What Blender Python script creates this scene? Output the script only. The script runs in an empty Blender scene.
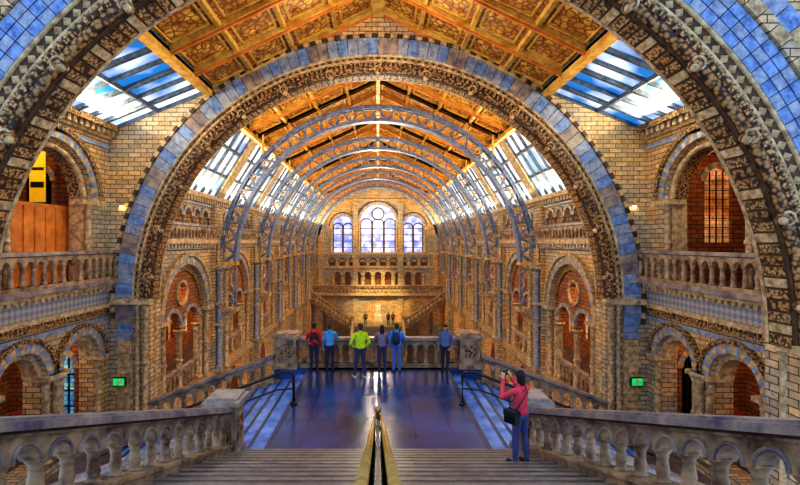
import bpy, math, random, bmesh
import numpy as np
from mathutils import Vector, Matrix
from mathutils.geometry import tessellate_polygon
random.seed(7)
pi=math.pi
sc=bpy.context.scene
COL=sc.collection

# ---------------------------------------------------------------- materials
def lin(h):
    h=h.lstrip('#'); c=[int(h[i:i+2],16)/255 for i in (0,2,4)]
    return tuple(((x/12.92) if x<=.04045 else ((x+.055)/1.055)**2.4) for x in c)+(1,)
class N:
    def __init__(s,name):
        s.m=bpy.data.materials.new(name); s.m.use_nodes=True
        s.t=s.m.node_tree; s.b=s.t.nodes['Principled BSDF']; s.out=s.t.nodes['Material Output']
    def n(s,ty,**k):
        nd=s.t.nodes.new(ty)
        for a,b in k.items():
            if a.startswith('i_'):
                key=a[2:]; key=int(key) if key.isdigit() else key.replace('_',' ')
                nd.inputs[key].default_value=b
            else: setattr(nd,a,b)
        return nd
    def l(s,a,b): s.t.links.new(a,b)
    def ramp(s,fac,stops,interp='LINEAR'):
        r=s.n('ShaderNodeValToRGB'); r.color_ramp.interpolation=interp
        e=r.color_ramp.elements
        while len(e)<len(stops): e.new(.5)
        for i,(p,c) in enumerate(stops): e[i].position=p; e[i].color=c
        s.l(fac,r.inputs['Fac']); return r.outputs['Color']
    def mix(s,a,b,fac,mode='MIX'):
        m=s.n('ShaderNodeMix',data_type='RGBA',blend_type=mode)
        if hasattr(fac,'links'): s.l(fac,m.inputs[0])
        else: m.inputs[0].default_value=fac
        for v,i in ((a,6),(b,7)):
            if hasattr(v,'links'): s.l(v,m.inputs[i])
            else: m.inputs[i].default_value=v
        return m.outputs[2]
    def bump(s,h,st=.4,d=.02):
        b=s.n('ShaderNodeBump'); b.inputs['Strength'].default_value=st; b.inputs['Distance'].default_value=d
        s.l(h,b.inputs['Height']); s.l(b.outputs[0],s.b.inputs['Normal'])
    def base(s,c,rough=.6,metal=0):
        if hasattr(c,'links'): s.l(c,s.b.inputs['Base Color'])
        else: s.b.inputs['Base Color'].default_value=c
        s.b.inputs['Roughness'].default_value=rough; s.b.inputs['Metallic'].default_value=metal
        return s.m
def coords(k,scale=1,uv=False):
    tc=k.n('ShaderNodeTexCoord'); mp=k.n('ShaderNodeMapping')
    mp.inputs['Scale'].default_value=(scale,)*3
    k.l(tc.outputs['UV' if uv else 'Object'],mp.inputs[0]); return mp.outputs[0]

def mat_brick(name,c1,c2,cm,warm,cool):
    k=N(name); uv=coords(k,1,True)
    b=k.n('ShaderNodeTexBrick',i_Color1=c1,i_Color2=c2,i_Mortar=cm)
    b.inputs['Scale'].default_value=1; b.inputs['Mortar Size'].default_value=.014
    b.inputs['Brick Width'].default_value=.46; b.inputs['Row Height'].default_value=.17
    k.l(uv,b.inputs['Vector'])
    o=coords(k,.35); nz=k.n('ShaderNodeTexNoise'); nz.inputs['Scale'].default_value=1.3; nz.inputs['Detail'].default_value=3
    k.l(o,nz.inputs['Vector'])
    tint=k.ramp(nz.outputs[0],[(.42,warm),(.6,cool)])
    c=k.mix(b.outputs[0],tint,.9,'MULTIPLY')
    n2=k.n('ShaderNodeTexNoise'); n2.inputs['Scale'].default_value=9; n2.inputs['Detail'].default_value=5
    k.l(coords(k,1),n2.inputs['Vector'])
    c=k.mix(c,k.ramp(n2.outputs[0],[(.3,(.62,.6,.6,1)),(.62,(1.2,1.2,1.2,1))]),.8,'MULTIPLY')
    k.bump(b.outputs['Fac'],-.35,.02)
    return k.base(c,.65)
def mat_carved(name,dark,light,scale=14,rough=.55):
    k=N(name); o=coords(k,1)
    nz=k.n('ShaderNodeTexNoise'); nz.inputs['Scale'].default_value=3; k.l(o,nz.inputs['Vector'])
    w=k.mix(o,nz.outputs['Color'],.03)
    v=k.n('ShaderNodeTexVoronoi'); v.inputs['Scale'].default_value=scale; k.l(w,v.inputs['Vector'])
    c=k.ramp(v.outputs['Distance'],[(.32,light),(.66,dark)])
    n2=k.n('ShaderNodeTexNoise'); n2.inputs['Scale'].default_value=1.1; n2.inputs['Detail'].default_value=3; k.l(o,n2.inputs['Vector'])
    c=k.mix(c,k.ramp(n2.outputs[0],[(.4,(.85,.92,1.1,1)),(.6,(1.2,1.02,.8,1))]),.8,'MULTIPLY')
    k.bump(v.outputs['Distance'],-.35,.02)
    return k.base(c,rough)
def mat_stone(name,a,b,scale=4,rough=.5):
    k=N(name); o=coords(k,1)
    n=k.n('ShaderNodeTexNoise'); n.inputs['Scale'].default_value=scale; n.inputs['Detail'].default_value=9; n.inputs['Roughness'].default_value=.65; k.l(o,n.inputs['Vector'])
    c=k.ramp(n.outputs[0],[(.36,a),(.62,b)])
    k.bump(n.outputs[0],.2,.008)
    return k.base(c,rough)
def mat_plain(name,c,rough=.6,metal=0,var=.15):
    k=N(name); o=coords(k,1)
    n=k.n('ShaderNodeTexNoise'); n.inputs['Scale'].default_value=12; n.inputs['Detail'].default_value=4; k.l(o,n.inputs['Vector'])
    d=tuple(x*(1-var*2) for x in c[:3])+(1,)
    return k.base(k.ramp(n.outputs[0],[(.35,d),(.6,c)]),rough,metal)
def mat_emit(name,a,b,st,scale=.6,lo=.38,hi=.6):
    k=N(name); o=coords(k,1)
    n=k.n('ShaderNodeTexNoise'); n.inputs['Scale'].default_value=scale; n.inputs['Detail'].default_value=3; k.l(o,n.inputs['Vector'])
    c=k.ramp(n.outputs[0],[(lo,a),(hi,b)])
    k.base(c,.2); k.l(c,k.b.inputs['Emission Color']); k.b.inputs['Emission Strength'].default_value=st
    return k.m

M={}
M['brick']=mat_brick('cream_brick',lin('#ecd0a0'),lin('#bca684'),lin('#4c3c2a'),(1.2,.97,.64,1),(.74,.85,1.1,1))
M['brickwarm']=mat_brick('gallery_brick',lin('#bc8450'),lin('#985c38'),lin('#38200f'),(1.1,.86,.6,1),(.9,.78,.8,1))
M['buff']=mat_stone('buff_terracotta',lin('#90704a'),lin('#eccf9c'),6,.5)
M['blue']=mat_stone('blue_terracotta',lin('#466aa8'),lin('#90aedc'),6,.4)
M['bluegrey']=mat_stone('blue_grey_terracotta',lin('#66789a'),lin('#b0bacb'),6,.4)
M['carved']=mat_carved('carved_terracotta',lin('#3e2a18'),lin('#d0a468'),16)
M['carvedbig']=mat_carved('carved_terracotta_bold',lin('#342212'),lin('#bc8c54'),11)
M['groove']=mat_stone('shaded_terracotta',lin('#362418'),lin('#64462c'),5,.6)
M['rail']=mat_stone('balustrade_terracotta',lin('#664a38'),lin('#ceac84'),3.2,.5)
M['grey']=mat_stone('grey_stone',lin('#62586a'),lin('#bca894'),2.6,.35)
M['iron']=mat_stone('painted_iron',lin('#4a5a80'),lin('#8898b8'),6,.4)
M['frame']=mat_stone('skylight_frame',lin('#34444f'),lin('#6c7c90'),6,.5)
M['gold']=mat_stone('gilded_beam',lin('#c88828'),lin('#f8cc64'),3,.4)
M['wood']=mat_stone('timber_panel',lin('#c86818'),lin('#f8983c'),2,.45)
M['dark']=mat_plain('dark_bronze',lin('#2a2420'),.35,.4)
M['brass']=mat_plain('brass_rail',lin('#c89a4c'),.35,.6)
M['black']=mat_plain('black_plastic',lin('#15151a'),.4)
M['glass']=mat_emit('skylight_glass',lin('#1c70bc'),lin('#d8e8fc'),.9,.5,.42,.6)
M['glass2']=mat_emit('hall_skylight_glass',lin('#7c9cc8'),lin('#f8faff'),.95,.7)
M['winglass']=mat_emit('window_glass',lin('#8490dc'),lin('#dce0ff'),.8,1.2)
M['amber']=mat_emit('amber_window_glass',lin('#b87838'),lin('#e8c08c'),.5,1.2)
M['blueglass']=mat_emit('blue_window_glass',lin('#2a78e0'),lin('#8ad0ff'),1.2,1.5)
M['green']=mat_emit('exit_sign_green',lin('#10a850'),lin('#20d060'),.7,1)
M['white']=mat_plain('white_marble',lin('#f0ece0'),.4)
M['marble']=mat_plain('statue_marble',lin('#e0d8c4'),.5)
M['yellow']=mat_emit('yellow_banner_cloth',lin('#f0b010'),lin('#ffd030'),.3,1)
M['red']=mat_plain('red_board',lin('#b83818'),.6)
k=N('gilded_ceiling_panel'); uv=coords(k,1,True)
nz=k.n('ShaderNodeTexNoise'); nz.inputs['Scale'].default_value=4; k.l(uv,nz.inputs['Vector'])
w=k.mix(uv,nz.outputs['Color'],.14)
v=k.n('ShaderNodeTexVoronoi',feature='DISTANCE_TO_EDGE'); v.inputs['Scale'].default_value=6; k.l(w,v.inputs['Vector'])
c=k.ramp(v.outputs['Distance'],[(.02,lin('#5c2c0e')),(.09,lin('#c47c20')),(.2,lin('#f8c250'))])
v2=k.n('ShaderNodeTexVoronoi'); v2.inputs['Scale'].default_value=2.6; k.l(w,v2.inputs['Vector'])
c=k.mix(c,lin('#884014'),k.ramp(v2.outputs['Distance'],[(.3,(0,0,0,1)),(.62,(.6,.6,.6,1))]))
k.bump(v.outputs['Distance'],.3,.02)
M['panel']=k.base(c,.5)
k=N('blue_lattice_frieze'); uv=coords(k,1,True)
mp=k.n('ShaderNodeMapping'); mp.inputs['Rotation'].default_value=(0,0,pi/4); mp.inputs['Scale'].default_value=(7,7,7); k.l(uv,mp.inputs[0])
ch=k.n('ShaderNodeTexChecker',i_Color1=lin('#7888a8'),i_Color2=lin('#bcb09c')); ch.inputs['Scale'].default_value=1; k.l(mp.outputs[0],ch.inputs[0])
M['frieze']=k.base(ch.outputs[0],.5)
k=N('polished_mosaic_floor'); o=coords(k,1)
n=k.n('ShaderNodeTexNoise'); n.inputs['Scale'].default_value=.5; n.inputs['Detail'].default_value=5; k.l(o,n.inputs['Vector'])
c=k.ramp(n.outputs[0],[(.35,lin('#122450')),(.65,lin('#2c5098'))])
b=k.n('ShaderNodeTexBrick',i_Color1=(1,1,1,1),i_Color2=(.85,.87,.95,1),i_Mortar=(.5,.5,.6,1)); b.offset=0
b.inputs['Scale'].default_value=1; b.inputs['Brick Width'].default_value=.9; b.inputs['Row Height'].default_value=.9; b.inputs['Mortar Size'].default_value=.02
k.l(o,b.inputs['Vector'])
c=k.mix(c,b.outputs[0],.7,'MULTIPLY')
n2=k.n('ShaderNodeTexNoise'); n2.inputs['Scale'].default_value=14; k.l(o,n2.inputs['Vector']); k.bump(n2.outputs[0],.08,.01)
M['floor']=k.base(c,.2); k.b.inputs['Specular IOR Level'].default_value=.5
M['step']=mat_stone('step_stone',lin('#38343e'),lin('#6c6468'),3,.3)
M['nosing']=mat_stone('step_nosing',lin('#6c6258'),lin('#948474'),5,.35)
M['stepsheen']=mat_stone('side_step_blue_sheen',lin('#2c60c8'),lin('#74a8ff'),2,.25)  # blue sheen on the side steps put into their base colour
M['stepdark']=mat_stone('side_step_nosing',lin('#141f48'),lin('#283c78'),3,.3)

# ---------------------------------------------------------------- mesh builder
TR=lambda u,v,w:(u,w,v)
def SIDE(s,X): return lambda u,v,w:(s*(X+w),u,v)
class MB:
    def __init__(s,T=TR): s.v=[];s.f=[];s.m=[];s.sm=[];s.cuv={};s.T=T;s.mats=[]
    def mi(s,m):
        if m not in s.mats: s.mats.append(m)
        return s.mats.index(m)
    def add(s,vs,fs,m,smooth=False,uv=None):
        o=len(s.v); s.v+= [s.T(*p) for p in vs]; i=s.mi(m)
        for q,f in enumerate(fs):
            if uv: s.cuv[len(s.f)]=uv[q]
            s.f.append([o+a for a in f]); s.m.append(i); s.sm.append(smooth)
    def box(s,u0,u1,v0,v1,w0,w1,m):
        s.add([(u0,v0,w0),(u1,v0,w0),(u1,v1,w0),(u0,v1,w0),(u0,v0,w1),(u1,v0,w1),(u1,v1,w1),(u0,v1,w1)],
              [(0,1,2,3),(4,5,6,7),(0,1,5,4),(1,2,6,5),(2,3,7,6),(3,0,4,7)],m)
    def hexa(s,p,m):
        s.add(p,[(0,1,2,3),(4,5,6,7),(0,1,5,4),(1,2,6,5),(2,3,7,6),(3,0,4,7)],m)
    def lathe(s,u,w,prof,m,n=10,dv=0):
        vs=[];fs=[]
        for r,v in prof:
            for i in range(n):
                a=2*pi*i/n; vs.append((u+r*math.cos(a),v+dv,w+r*math.sin(a)))
        for j in range(len(prof)-1):
            for i in range(n):
                fs.append((j*n+i,j*n+(i+1)%n,(j+1)*n+(i+1)%n,(j+1)*n+i))
        fs.append(tuple(range(n))); fs.append(tuple(range((len(prof)-1)*n,len(prof)*n)))
        s.add(vs,fs,m,True)
    def prism(s,loops,w0,w1,m,sh=None,side=None):
        f=sh or (lambda u,v:(u,v))
        L=[[Vector((a,b,0)) for a,b in lp] for lp in loops]
        tr=tessellate_polygon(L); flat=[f(p.x,p.y) for lp in L for p in lp]; n=len(flat)
        vs=[(a,b,w0) for a,b in flat]+[(a,b,w1) for a,b in flat]
        fs=[tuple(t) for t in tr]+[tuple(n+i for i in t) for t in tr]
        s.add(vs,fs,m)
        o=0; sf=[]
        for lp in L:
            c=len(lp)
            for i in range(c):
                a=o+i;b=o+(i+1)%c; sf.append((a,b,n+b,n+a))
            o+=c
        s.add(vs,sf,side or m)
    def ring(s,cu,cv,r0,r1,w0,w1,a0,a1,n,ms,sub=2,gap=0):
        for i in range(n):
            b0=a0+(a1-a0)*(i+gap)/n; b1=a0+(a1-a0)*(i+1-gap)/n
            vs=[];k=sub
            for j in range(k+1):
                a=b0+(b1-b0)*j/k; ca,sa=math.cos(a),math.sin(a)
                vs+=[(cu+r0*ca,cv+r0*sa,w0),(cu+r1*ca,cv+r1*sa,w0),(cu+r1*ca,cv+r1*sa,w1),(cu+r0*ca,cv+r0*sa,w1)]
            fs=[(0,1,2,3),(4*k,4*k+1,4*k+2,4*k+3)]
            for j in range(k):
                for q in range(4):
                    fs.append((4*j+q,4*j+(q+1)%4,4*j+4+(q+1)%4,4*j+4+q))
            s.add(vs,fs,ms[i%len(ms)])
    def torus(s,cu,cv,w,r,rad,a0,a1,n,m,q=8):
        vs=[];fs=[]
        for j in range(n+1):
            a=a0+(a1-a0)*j/n
            for i in range(q):
                b=2*pi*i/q; rr=r+rad*math.cos(b); vs.append((cu+rr*math.cos(a),cv+rr*math.sin(a),w+rad*math.sin(b)))
        for j in range(n):
            for i in range(q): fs.append((j*q+i,j*q+(i+1)%q,(j+1)*q+(i+1)%q,(j+1)*q+i))
        s.add(vs,fs,m,True)
    def tube(s,pts,r,m,n=8,closed=False):
        P=[Vector(p) for p in pts]; vs=[];fs=[]
        for i,p in enumerate(P):
            t=(P[min(i+1,len(P)-1)]-P[max(i-1,0)]).normalized()
            a=t.cross(Vector((0,0,1))); 
            if a.length<.05: a=t.cross(Vector((1,0,0)))
            a.normalize(); b=t.cross(a)
            for q in range(n):
                an=2*pi*q/n; x=p+a*r*math.cos(an)+b*r*math.sin(an); vs.append(tuple(x))
        for j in range(len(P)-1):
            for i in range(n): fs.append((j*n+i,j*n+(i+1)%n,(j+1)*n+(i+1)%n,(j+1)*n+i))
        fs.append(tuple(range(n))); fs.append(tuple(range((len(P)-1)*n,len(P)*n)))
        s.add(vs,fs,m,True)
    def ball(s,c,r,m,n=8,sq=(1,1,1)):
        vs=[];fs=[];k=n//2+1
        for j in range(k+1):
            t=pi*j/k
            for i in range(n):
                a=2*pi*i/n; vs.append((c[0]+sq[0]*r*math.sin(t)*math.cos(a),c[1]+sq[1]*r*math.cos(t),c[2]+sq[2]*r*math.sin(t)*math.sin(a)))
        for j in range(k):
            for i in range(n): fs.append((j*n+i,j*n+(i+1)%n,(j+1)*n+(i+1)%n,(j+1)*n+i))
        s.add(vs,fs,m,True)
    def beam(s,p0,p1,wd,ht,m,up=(0,1,0)):
        a=Vector(p0);b=Vector(p1);t=(b-a).normalized();U=Vector(up)
        if abs(t.dot(U))>.95: U=Vector((1,0,0))
        sd=t.cross(U).normalized();U=sd.cross(t).normalized()
        P=[]
        for e in (a,b):
            P+=[tuple(e+sd*wd/2-U*ht/2),tuple(e-sd*wd/2-U*ht/2),tuple(e-sd*wd/2+U*ht/2),tuple(e+sd*wd/2+U*ht/2)]
        s.hexa(P,m)
    def build(s,name,parent=None,bev=0):
        me=bpy.data.meshes.new(name); me.from_pydata(s.v,[],s.f)
        for m in s.mats: me.materials.append(M[m] if isinstance(m,str) else m)
        me.polygons.foreach_set('material_index',s.m); me.polygons.foreach_set('use_smooth',s.sm)
        uvl=me.uv_layers.new(name='UVMap').data
        V=me.vertices
        for p in me.polygons:
            cu=s.cuv.get(p.index)
            n=p.normal; ax=max(range(3),key=lambda i:abs(n[i]))
            for q,li in enumerate(p.loop_indices):
                if cu: uvl[li].uv=cu[q]
                else:
                    c=V[me.loops[li].vertex_index].co
                    uvl[li].uv=(c.y,c.z) if ax==0 else ((c.x,c.z) if ax==1 else (c.x,c.y))
        bm=bmesh.new(); bm.from_mesh(me); bmesh.ops.recalc_face_normals(bm,faces=bm.faces); bm.to_mesh(me); bm.free()
        o=bpy.data.objects.new(name,me); COL.objects.link(o)
        if parent: o.parent=parent
        return o
def archloop(cu,r,v0,vs,n=14):
    L=[(cu-r,v0)]
    for i in range(n+1):
        a=pi-pi*i/n; L.append((cu+r*math.cos(a),vs+r*math.sin(a)))
    L.append((cu+r,v0)); return L
COLP=[(.16,0),(.16,.06),(.12,.09),(.13,.14),(.09,.18),(.09,.8),(.11,.83),(.09,.86),(.15,1.0),(.17,1.0),(.17,1.06)]
def column(mb,u,w,v0,v1,r,m,n=10):
    H=v1-v0; k=r/.09
    pr=[(a*k,v0+b*k) for a,b in COLP[:5]]+[(a*k,v1-(1.06-b)*k) for a,b in COLP[5:]]
    mb.lathe(u,w,pr,m,n)
    if H>2.2: mb.lathe(u,w,[(r,(v0+v1)/2-.08),(r*1.35,(v0+v1)/2-.04),(r*1.35,(v0+v1)/2+.04),(r,(v0+v1)/2+.08)],m,n)

def balustrade(mb,P0,P1,base,rail,plinth=.16,sp=.42,th=.26,m='rail',mrail='grey',n=10):
    oldT=mb.T
    a=Vector(P0);b=Vector(P1);d=b-a;hl=math.hypot(d.x,d.y);ex=d.x/hl;ey=d.y/hl;sl=d.z/hl
    mb.T=lambda u,v,w:(a.x+ex*u-ey*w,a.y+ey*u+ex*w,a.z+v+sl*u)
    h=th/2
    mb.box(0,hl,-base,plinth,-h,h,m)
    mb.box(0,hl,plinth-.05,plinth,-h-.03,h+.03,m)
    t0=rail-.17
    mb.box(0,hl,t0,t0+.03,-h*.8,h*.8,m); mb.box(0,hl,t0+.03,t0+.06,-h*.95,h*.95,'groove')
    mb.box(0,hl,t0+.06,rail-.03,-h-.05,h+.05,mrail)
    mb.box(0,hl,rail-.03,rail,-h-.01,h+.01,mrail)
    c=max(1,int(round(hl/sp))); s=hl/c
    r=s/2-.075; sp_v=t0-.09-r
    L=[(hl,t0+.005),(0,t0+.005),(0,sp_v-.02)]
    for i in range(c):
        cu=s*(i+.5); L.append((cu-r,sp_v-.02))
        for j in range(9):
            an=pi-pi*j/8; L.append((cu+r*math.cos(an),sp_v+r*math.sin(an)))
        L.append((cu+r,sp_v-.02))
    L.append((hl,sp_v-.02))
    mb.prism([L],-h*.6,h*.6,m)
    if n>=10:
        for i in range(c):
            cu=s*(i+.5)
            for sg in (-1,1): mb.torus(cu,sp_v,sg*h*.6,r+.025,.022,0,pi,10,'grey',6)
    for i in range(c+1):
        u=min(max(s*i,.06),hl-.06); H=sp_v-plinth
        pr=[(.095,0),(.095,.05*H),(.065,.1*H),(.07,.16*H),(.06,.2*H),(.075,.35*H),(.06,.6*H),(.055,.72*H),(.072,.76*H),(.058,.8*H),(.09,.94*H),(.1,.97*H),(.1,H)]
        mb.lathe(u,0,[(q,plinth+z) for q,z in pr],m,n)
    mb.T=oldT
def newel(mb,x,y,z0,z1,w,m='grey'):
    o=mb.T; mb.T=TR; h=w/2
    mb.box(x-h-.05,x+h+.05,z0,z0+.22,y-h-.05,y+h+.05,m)
    mb.box(x-h,x+h,z0+.22,z1-.2,y-h,y+h,m)
    for sx,sy in ((0,-1),(0,1),(1,0),(-1,0)):
        if sx: 
            mb.box(x+sx*h-.02,x+sx*h+.02,z0+.32,z1-.3,y-h*.7,y+h*.7,'rail'); mb.box(x+sx*h-.035,x+sx*h+.035,z0+.42,z1-.4,y-h*.5,y+h*.5,'carved')
        else: 
            mb.box(x-h*.7,x+h*.7,z0+.32,z1-.3,y+sy*h-.02,y+sy*h+.02,'rail'); mb.box(x-h*.5,x+h*.5,z0+.42,z1-.4,y+sy*h-.035,y+sy*h+.035,'carved')
    mb.box(x-h-.06,x+h+.06,z1-.2,z1-.12,y-h-.06,y+h+.06,m)
    mb.box(x-h-.11,x+h+.11,z1-.12,z1-.03,y-h-.11,y+h+.11,m)
    mb.box(x-h-.03,x+h+.03,z1-.03,z1+.04,y-h-.03,y+h+.03,m)
    mb.T=o
def dentils(mb,u0,u1,v0,v1,w0,w1,m,sp=.3,fill=.5):
    c=int((u1-u0)/sp)
    for i in range(c):
        a=u0+(u1-u0)*(i+.25)/c; mb.box(a,a+sp*fill,v0,v1,w0,w1,m)

R=8.6; CZ=2.4; GF=-2.2; BF=-9.0
Y1,Y1b=9.2,10.0; Y2,Y2b=17.0,17.8
# ---------------------------------------------------------------- transverse arches
def big_arch(name,y0,y1,near=False):
    mb=MB(); rb0,rb1=(9.4,10.15) if near else (9.25,9.9)
    out=[(-13.8,BF),(-13.8,8.95),(-10.2,8.95),(-6.35,10.5),(0,13.6),(6.35,10.5),(10.2,8.95),(13.8,8.95),(13.8,BF)]
    L=out+[(R+.3,BF)]
    for i in range(49):
        a=pi*i/48; L.append(((R+.3)*math.cos(a),CZ+(R+.3)*math.sin(a)))
    L.append((-R-.3,BF))
    mb.prism([L],y0,y1,'brick')
    E=.09
    if near:
        w=(rb1-rb0)/3
        for q in range(3):
            ms=[['blue','bluegrey'],['bluegrey','blue'],['blue','blue','bluegrey']][q]
            mb.ring(0,CZ,rb0+w*q+.015,rb0+w*(q+1)-.015,y0-.1,y0+.05,-E,pi+E,100,ms,1,.03)
        mb.ring(0,CZ,rb1+.02,rb1+.3,y0-.16,y0+.05,-E,pi+E,90,['buff','brick'],1,.03)
        mb.ring(0,CZ,rb1+.32,rb1+.8,y0-.06,y0+.05,-E,pi+E,80,['blue','bluegrey','buff'],1,.03)
    else:
        mb.ring(0,CZ,rb0+.02,rb1,y0-.08,y0+.05,-E,pi+E,84,['blue','bluegrey','bluegrey','blue','bluegrey','grey','grey'],2,.035)
        mb.ring(0,CZ,rb1+.01,rb1+.14,y0-.14,y0+.05,-E,pi+E,140,['groove','buff'],1,.04)
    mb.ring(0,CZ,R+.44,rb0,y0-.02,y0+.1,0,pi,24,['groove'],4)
    nb=110
    for i in range(nb):
        a0=pi*(i+.12)/nb;a1=pi*(i+.88)/nb; am=(a0+a1)/2
        P=lambda r,a,w:(r*math.cos(a),CZ+r*math.sin(a),w)
        ra,rb=R+.5,rb0-.06
        mb.add([P(ra,am,y0-.03),P((ra+rb)/2,a1,y0-.03),P(rb,am,y0-.03),P((ra+rb)/2,a0,y0-.03),P((ra+rb)/2,am,y0-.14)],[(0,1,4),(1,2,4),(2,3,4),(3,0,4)],'buff')
    mb.torus(0,CZ,y0-.03,rb0-.0,.06,0,pi,96,'buff')
    mb.torus(0,CZ,y0-.04,R+.44,.07,0,pi,96,'buff')
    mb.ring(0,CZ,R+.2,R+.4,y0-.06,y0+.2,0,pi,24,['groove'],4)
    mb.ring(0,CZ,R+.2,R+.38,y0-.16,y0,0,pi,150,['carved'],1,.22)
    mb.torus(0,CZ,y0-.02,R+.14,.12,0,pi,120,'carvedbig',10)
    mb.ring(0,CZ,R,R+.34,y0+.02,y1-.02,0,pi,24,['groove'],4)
    mb.ring(0,CZ,R-.04,R+.02,y0+.14,y1-.16,0,pi,110,['carved','buff','carved','carvedbig'] if near else ['carved'],1,.12)
    mb.torus(0,CZ,y1-.05,R+.08,.1,0,pi,96,'buff',8)
    for i in range(15):
        a=pi*(i+.5)/15; c,s_=math.cos(a),math.sin(a)
        mb.ball((R*c,CZ+R*s_,y0-.12),.13,'carvedbig',10,(1,1,1.3)); mb.ball(((R-.1)*c,CZ+(R-.1)*s_,y0-.22),.08,'buff',8)
        mb.torus((R+.1)*c,CZ+(R+.1)*s_,y0-.14,.13,.03,0,2*pi,12,'buff',6)
    for s in (-1,1):
        mb.box(*sorted((s*R,s*(R+.46))),BF,CZ,y0-.02,y1,'brick')
        for dx,rad,dy in ((.12,.1,-.12),(.42,.08,-.12),(.02,.08,.35)):
            column(mb,s*(R+dx),y0+dy,-2.2,CZ-.05,rad,'buff',10)
        mb.box(*sorted((s*(R-.12),s*(rb1+.1))),CZ-.12,CZ+.08,y0-.26,y0+.02,'buff')
        for j in range(18):
            z0=CZ-.15-(j+1)*.26
            mb.box(*sorted((s*(R+.65),s*(rb1-.1*(j%2)))),z0+.01,z0+.25,y0-.05,y0+.02,['blue','bluegrey','bluegrey'][j%3] if j<5 else 'buff')
    return mb.build(name)
big_arch('transverse_arch',Y1,Y1b,True)
big_arch('transverse_arch',Y2,Y2b)

# ---------------------------------------------------------------- first bay side walls
def bay_side(s,name):
    mb=MB(SIDE(s,10.2))
    U0,U1=10.0,17.0
    L=[[(U0,BF),(U1,BF),(U1,8.95),(U0,8.95)],archloop(14.1,1.9,3.2,6.0,20),archloop(15.45,.95,GF,.45),archloop(12.85,.95,GF,.45)]
    mb.prism(L,0,.7,'brick')
    mb.ring(14.1,6.0,1.9,2.2,-.08,.3,0,pi,34,['buff','bluegrey'],2,.03)
    mb.ring(14.1,6.0,2.2,2.38,-.16,0,0,pi,40,['carved'],1,.06)
    mb.ring(14.1,6.0,1.62,1.9,.1,.6,0,pi,30,['carved'],1,.02)
    mb.torus(14.1,6.0,.1,1.66,.09,0,pi,30,'buff')
    for q in (-1,1):
        mb.box(*sorted((14.1+q*1.62,14.1+q*1.9)),3.2,6.0,.1,.6,'buff')
        column(mb,14.1+q*1.75,0,3.2,6.0,.1,'buff')
        mb.box(*sorted((14.1+q*1.5,14.1+q*2.45)),5.92,6.1,-.2,.5,'buff')
    for cu in (15.45,12.85):
        mb.ring(cu,.45,.95,1.25,-.08,.3,0,pi,19,['bluegrey','buff'],2,.03)
        mb.ring(cu,.45,1.25,1.38,-.15,0,0,pi,26,['carved'],1,.06)
        mb.ring(cu,.45,.78,.95,.1,.6,0,pi,18,['buff'],1,.02)
        for q in (-1,1):
            column(mb,cu+q*.98,0.02,GF,.45,.11,'buff')
            mb.box(*sorted((cu+q*.78,cu+q*1.32)),.36,.5,-.2,.5,'buff')
    mb.lathe(14.15,-.12,[(.2,GF),(.2,GF+.2),(.14,GF+.25),(.14,.1),(.17,.14),(.14,.18),(.25,.4),(.27,.5)],'buff',12)
    mb.box(U0,U1,2.35,2.95,-.1,0,'frieze')
    mb.box(U0,U1,2.2,2.35,-.2,0,'buff'); mb.box(U0,U1,1.95,2.08,-.1,0,'carved'); mb.box(U0,U1,1.7,1.85,-.06,0,'bluegrey')
    mb.box(U0,U1,2.95,3.08,-.3,0,'buff'); mb.box(U0,U1,3.08,3.24,-.48,.7,'grey')
    dentils(mb,U0,U1,2.1,2.2,-.17,0,'carved',.16,.6)
    dentils(mb,U0,U1,2.82,2.95,-.25,0,'buff',.25,.5)
    mb.box(U0,U1,8.45,8.6,-.15,0,'buff'); mb.box(U0,U1,8.75,8.98,-.42,.3,'carved')
    dentils(mb,U0,U1,8.55,8.75,-.32,0,'buff',.3,.5)
    mb.box(U0,U1,8.1,8.25,-.08,0,'bluegrey')
    for z in (GF,3.2,8.95): mb.box(U0,U1,z-.25,z-.02 if z==GF else z-.03,.05,4.2,'step')
    L=[[(U0,GF),(U1,GF),(U1,8.9),(U0,8.9)],archloop(14.3,.8,3.6,6.1),archloop(12.9,.6,-1.6,.4),archloop(15.4,.6,-1.6,.4)]
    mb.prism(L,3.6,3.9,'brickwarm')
    mb.box(13.3,15.3,3.4,7.1,3.92,3.98,'amber' if s>0 else 'blueglass')
    mb.box(12.1,16.2,-1.9,1.3,3.92,3.98,'blueglass' if s<0 else 'amber')
    for cu in (12.9,15.4,14.3):
        mb.box(cu-.03,cu+.03,-1.6 if cu!=14.3 else 3.6,1.0 if cu!=14.3 else 6.9,3.85,3.92,'dark')
        for j in range(4): 
            z=(-1.2 if cu!=14.3 else 4.2)+j*.7; mb.box(cu-.8,cu+.8,z,z+.05,3.85,3.92,'dark')
    T=mb.T
    balustrade(mb,(s*9.87,U0+.05,3.24),(s*9.87,U1-.05,3.24),.02,1.08,.12,.4,.22,'rail','grey',8)
    mb.T=T
    mb.box(U0-.02,U0+.1,BF,8.9,.7,4,'brickwarm')
    mb.T=lambda x,z,y:(s*(10.2+x),y,z)
    mb.prism([[(.7,BF),(4,BF),(4,8.9),(.7,8.9)],archloop(2.55,.5,4.6,6.9,10),archloop(1.9,.7,GF,-.1,10)],U1-.12,U1+.02,'brickwarm')
    mb.box(1.95,3.15,4.5,7.5,U1+.0,U1+.03,'amber' if s>0 else 'brickwarm')
    mb.box(1.1,2.7,GF,.7,U1+.0,U1+.03,'blueglass' if s<0 else 'wood')
    mb.ring(2.55,6.9,.5,.72,U1-.2,U1-.1,0,pi,11,['buff','bluegrey'],1,.03)
    mb.ring(1.9,-.1,.7,.92,U1-.2,U1-.1,0,pi,11,['buff','bluegrey'],1,.03)
    for x in (2.3,2.55,2.8): mb.box(x-.02,x+.02,4.6,7.3,U1-.05,U1-.01,'dark')
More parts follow.
